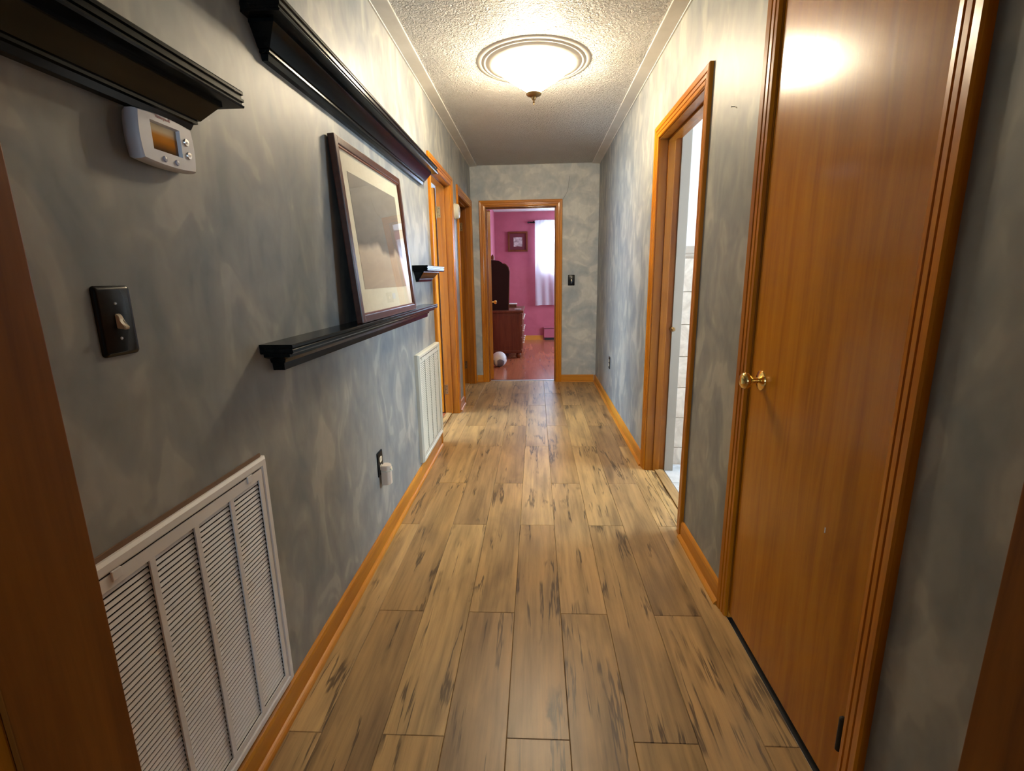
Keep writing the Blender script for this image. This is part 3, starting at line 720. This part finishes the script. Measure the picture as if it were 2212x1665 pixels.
# face with a recessed window
wy0, wy1, wz0, wz1 = TS-.042, TS+.034, TZ-.020, TZ+.030
outer = rows[-1]; inner = []
N = len(outer)
for v in outer:
    y = min(max(v.co.y, wy0), wy1); z = min(max(v.co.z, wz0), wz1)
    # project onto the window edge
    dy, dz = (v.co.y-TS)/.074, (v.co.z-TZ)/.044
    inner.append((y, z))
# order: walk the window rectangle in step with the outline
per = []
n4 = N//4
for e, (p0, p1) in enumerate((((wy0, wz0), (wy1, wz0)), ((wy1, wz0), (wy1, wz1)), ((wy1, wz1), (wy0, wz1)), ((wy0, wz1), (wy0, wz0)))):
    for i in range(n4): k_ = i/n4; per.append((p0[0]+(p1[0]-p0[0])*k_, p0[1]+(p1[1]-p0[1])*k_))
r1 = [bm.verts.new((.031, y, z)) for y, z in per]; cy, cz = (wy0+wy1)/2, (wz0+wz1)/2
r2 = [bm.verts.new((.024, cy+(y-cy)*.93, cz+(z-cz)*.90)) for y, z in per]
for a, b in ((outer, r1), (r1, r2)):
    for i in range(N): bm.faces.new((a[i], a[(i+1) % N], b[(i+1) % N], b[i]))
bm.faces.new(rows[0])
obj('housing', bm, M_TSTAT, ts, 30)
sc = box(.0225, .0245, wy0+.001, wy1-.001, wz0+.001, wz1-.001); obj('screen', sc, M_SCREEN, ts)
for i, (dy, dz) in enumerate(((.049, .012), (.052, -.012))):
    bt = obj('arrow_button', lathe([(0, .0025), (.0062, .0022), (.0072, .0)], (.031, TS+dy, TZ+dz), 'x', 20), M_STEEL, ts)
    sg = 1 if i == 0 else -1
    q = bmesh.new(); vs = [q.verts.new((.0342, TS+dy+a, TZ+dz+sg*b)) for a, b in ((-.0035, -.002), (.0035, -.002), (0, .003))]; q.faces.new(vs); obj('arrow_mark', q, M_WHITE, bt)
for dy in (-.018, .014): obj('round_button', lathe([(0, .0028), (.0045, .0022), (.0055, 0)], (.031, TS+dy, TZ-.033), 'x', 18), plain('button_grey_%d' % int(dy*1000), (.36, .36, .46), .4), ts)
# maker's name on the thermostat
tx = bpy.data.curves.new('maker_name', 'FONT'); tx.body = 'Honeywell'; tx.size = .0085; tx.align_x = 'CENTER'; tx.extrude = .0002
to = bpy.data.objects.new('maker_name', tx); COL.objects.link(to)
dg = bpy.context.evaluated_depsgraph_get(); dg.update()
tme_ = bpy.data.meshes.new_from_object(to.evaluated_get(dg)); bpy.data.objects.remove(to)
tme_.transform(Matrix.Translation((.0314, TS-.008, TZ+.0375)) @ Matrix(((0, 0, 1, 0), (1, 0, 0, 0), (0, 1, 0, 0), (0, 0, 0, 1))))
bm = bmesh.new(); bm.from_mesh(tme_); obj('maker_name', bm, plain('faded_red_print', (.55, .22, .22), .5), ts)

# smoke alarm between the two left doorways
sa = thing('smoke_alarm', 'round ivory smoke alarm on the wall between the two left doorways', 'smoke alarm', (0, 4.60, 1.82))
obj('base_plate', lathe([(0, 0), (.068, 0), (.070, .004), (.068, .014), (0, .014)], (0, 4.60, 1.82), 'x', 40), M_BEIGE, sa, 30)
obj('cover', lathe([(.064, .014), (.066, .018), (.064, .034), (.055, .043), (.035, .047), (.02, .046), (0, .046)], (0, 4.60, 1.82), 'x', 40), M_CREAM, sa, 30)
for i in range(5): obj('vent_slot', box(.0455, .0478, 4.575, 4.625, 1.80+i*.009, 1.803+i*.009), M_BEIGE, sa)
# nail on the right wall
nl = obj('nail', lathe([(0, .012), (.0028, .012), (.0028, .0105), (.0012, .010), (.0012, 0), (0, 0)], (W, 1.93, 1.815), 'x', 10, -1), M_BRONZE, None, origin=(W, 1.93, 1.815))
tag(nl, 'small dark nail left in the right wall near the closet door', 'nail')

# ------------------------------------------------------------------ bedroom furniture
dr = thing('dresser', 'dark cherry dresser with white pulls inside the pink bedroom', 'dresser', (.24, 8.05, 0))
DX0, DX1, DY0, DY1 = -.03, .50, 7.48, 8.66
obj('body', box(DX0, DX1, DY0, DY1, .10, .70, .006), M_DRESSER, dr)
tp = obj('top', box(DX0, DX1+.035, DY0-.02, DY1+.02, .70, .735, .008), M_DRESSER, dr)
obj('side_panel', box(DX0+.05, DX1-.05, DY0-.004, DY0+.002, .18, .66, .002), M_DRESSER, dr)
obj('plinth_rail', box(DX0, DX1+.012, DY0-.008, DY1+.008, .085, .125, .006), M_DRESSER, dr)
for x in (DX0+.05, DX1-.045):
    for y in (DY0+.05, DY1-.05): obj('foot', lathe([(0, 0), (.03, .004), (.042, .03), (.040, .06), (.028, .085), (0, .085)], (x, y, 0), 'z', 20), M_DRESSER, dr, True)
for r in range(3):
    for c in range(2):
        a, b = DY0+.04+c*.56, DY0+.04+c*.56+.54; z0 = .145+r*.185
        dw = obj('drawer', box(DX1-.002, DX1+.016, a, b, z0, z0+.165, .004), M_DRESSER, dr)
        for yk in (a+.12, b-.12): obj('pull', lathe([(0, .028), (.012, .026), (.016, .018), (.008, .010), (.010, 0), (0, 0)], (DX1+.016, yk, z0+.083), 'x', 16), M_WHITEKNOB, dw, True)
mr = thing('dresser_mirror', 'tall dark-backed dresser mirror with shouldered top on the dresser', 'mirror', (.15, 7.62, .735))
def wing(y, th):
    pr = [(.015, .737), (.300, .737), (.318, 1.24), (.322, 1.31), (.305, 1.375), (.270, 1.415), (.235, 1.430), (.205, 1.455), (.165, 1.478), (.09, 1.487), (.015, 1.490)]
    return extrude_profile(pr, lambda s, u, v: (u, y+s, v), 0, th)
obj('back_panel', wing(7.60, .022), M_MIRBACK, mr)
obj('edge_molding', extrude_profile([(.300, .737), (.312, .737), (.330, 1.24), (.334, 1.315), (.316, 1.385), (.278, 1.427), (.240, 1.442), (.235, 1.430), (.270, 1.415), (.305, 1.375), (.322, 1.31), (.318, 1.24)], lambda s, u, v: (u, 7.595+s, v), 0, .034), M_DRESSER, mr)
obj('mirror_glass', wing(7.623, .002), M_MIRROR, mr)
obj('center_panel', box(-.02, .005, 7.63, 8.50, .737, 1.56, .006), M_DRESSER, mr)
obj('crest', lathe([(0, 0), (.022, .004), (.028, .03), (.018, .06), (.006, .08), (0, .082)], (.075, 7.612, 1.489), 'z', 16), M_DRESSER, mr, True)
jb = thing('jewelry_box', 'small dark box with pale lid on the dresser top', 'box', (.34, 8.35, .735))
obj('body', box(.25, .40, 8.28, 8.42, .7355, .785, .002), M_DRESSER, jb); obj('lid', box(.243, .408, 8.273, 8.427, .785, .798, .003), M_WHITEKNOB, jb)
dy = obj('dish', lathe([(0, 0), (.03, 0), (.055, .014), (.052, .016), (.028, .005), (0, .005)], (.45, 7.62, .7355), 'z', 24), M_WHITEKNOB, None, True, origin=(.45, 7.62, .7355))
tag(dy, 'little white dish on the front corner of the dresser', 'dish')
# framed picture on the pink wall
fp = thing('wall_picture', 'small square dark red framed picture on the pink bedroom wall', 'picture', (.385, RY1, 1.70))
px0, px1, pz0, pz1 = .195, .575, 1.705, 2.075
for nm, a in (('frame_stile', (px0, px0+.035, pz0, pz1)), ('frame_stile', (px1-.035, px1, pz0, pz1)), ('frame_rail', (px0+.03, px1-.03, pz0, pz0+.035)), ('frame_rail', (px0+.03, px1-.03, pz1-.035, pz1))):
    obj(nm, box(a[0], a[1], RY1-.035, RY1-.001, a[2], a[3], .006), M_DRESSER, fp)
M_REDMAT = plain('deep_red_mat', (.12, .012, .02), .7)
M_SMALLP = noise_mat('small_grey_print', (.10, .04, .05), (.62, .50, .48), 14, .7)
obj('mat_board', box(px0+.03, px1-.03, RY1-.016, RY1-.012, pz0+.03, pz1-.03), M_REDMAT, fp)
obj('print', box(.305, .470, RY1-.018, RY1-.016, 1.80, 1.97), M_SMALLP, fp)
# curtain with rod
rod = thing('curtain_rod', 'black curtain rod above the bedroom window', 'curtain rod', (1.3, RY1-.03, 2.235))
obj('rod', lathe([(0, 0), (.010, 0), (.010, 1.50), (0, 1.50)], (.60, RY1-.03, 2.235), 'x', 14), M_BLACKP, rod, True)
obj('end_cap', lathe([(0, -.028), (.014, -.024), (.016, -.008), (.012, 0), (0, .001)], (.60, RY1-.03, 2.235), 'x', 14), M_BLACKP, rod, True)
for x in (.695, 1.98): obj('bracket', box(x-.012, x+.012, RY1-.042, RY1-.0005, 2.222, 2.262, .003), M_BLACKP, rod)
cm = bmesh.new(); nx, nz = 90, 24; grid = []
for i in range(nx+1):
    colv = []
    for j in range(nz+1):
        u, v = i/nx, j/nz; x = .715 + u*1.22; z = 2.265 - v*1.585
        amp = .010 + .018*min(1, v*2.2)
        y = RY1-.067 - amp*(math.sin(u*46 + .8*math.sin(v*3)) * .6 + math.sin(u*21+1.3)*.5)
        if v < .04: y = RY1-.067 - .012*math.sin(u*120)
        colv.append(cm.verts.new((x, y-.02, z + .006*math.sin(u*9))))
    grid.append(colv)
for i in range(nx):
    for j in range(nz): cm.faces.new((grid[i][j], grid[i+1][j], grid[i+1][j+1], grid[i][j+1]))
cu = obj('curtain', cm, M_CURT, None, True, origin=(1.3, RY1-.07, .68)); tag(cu, 'sheer white gathered curtain over the bedroom window', 'curtain')
# low pink heater cover
ht = thing('baseboard_heater', 'low pink painted heater cover under the bedroom window', 'heater', (1.5, RY1-.03, 0))
obj('cover', box(.885, 2.2, RY1-.055, RY1-.0005, .045, .225, .004), M_REG, ht)
obj('top_lip', box(.875, 2.21, RY1-.075, RY1-.0005, .232, .258, .004), M_REG, ht)
obj('air_slot', box(.895, 2.19, RY1-.060, RY1-.02, .2255, .2315), M_DARK, ht)
obj('base_slot', box(.90, 2.19, RY1-.045, RY1-.0005, 0.0, .045), M_DARK, ht)
# ball on the bedroom floor
def ball_mat():
    t = NT('ball_panels').set(rough=.45)
    vo = t.n('ShaderNodeTexVoronoi'); vo.inputs['Scale'].default_value = 9.0
    t.l(t.coord(), vo.inputs['Vector'])
    t.color(t.ramp(vo.outputs['Color'], [(.30, (.16, .15, .17)), (.42, (.62, .60, .58)), (1.0, (.72, .68, .62))], 'CONSTANT')); return t.m
bm = bmesh.new(); bmesh.ops.create_icosphere(bm, subdivisions=4, radius=.108, matrix=Matrix.Translation((.208, 6.78, .108)))
bl = obj('ball', bm, ball_mat(), None, True, origin=(.208, 6.78, 0)); tag(bl, 'white and grey ball on the bedroom floor behind the door frame', 'ball')

GROUPS = {'crown_shelf': 'black crown shelves on the left wall', 'return_air_grille': 'louvred return-air grilles on the left wall', 'light_switch': 'wall light switches', 'wall_outlet': 'black wall outlets'}
for o in S.objects:
    if o.parent is None and o.name.split('.')[0] in GROUPS: o['group'] = GROUPS[o.name.split('.')[0]]
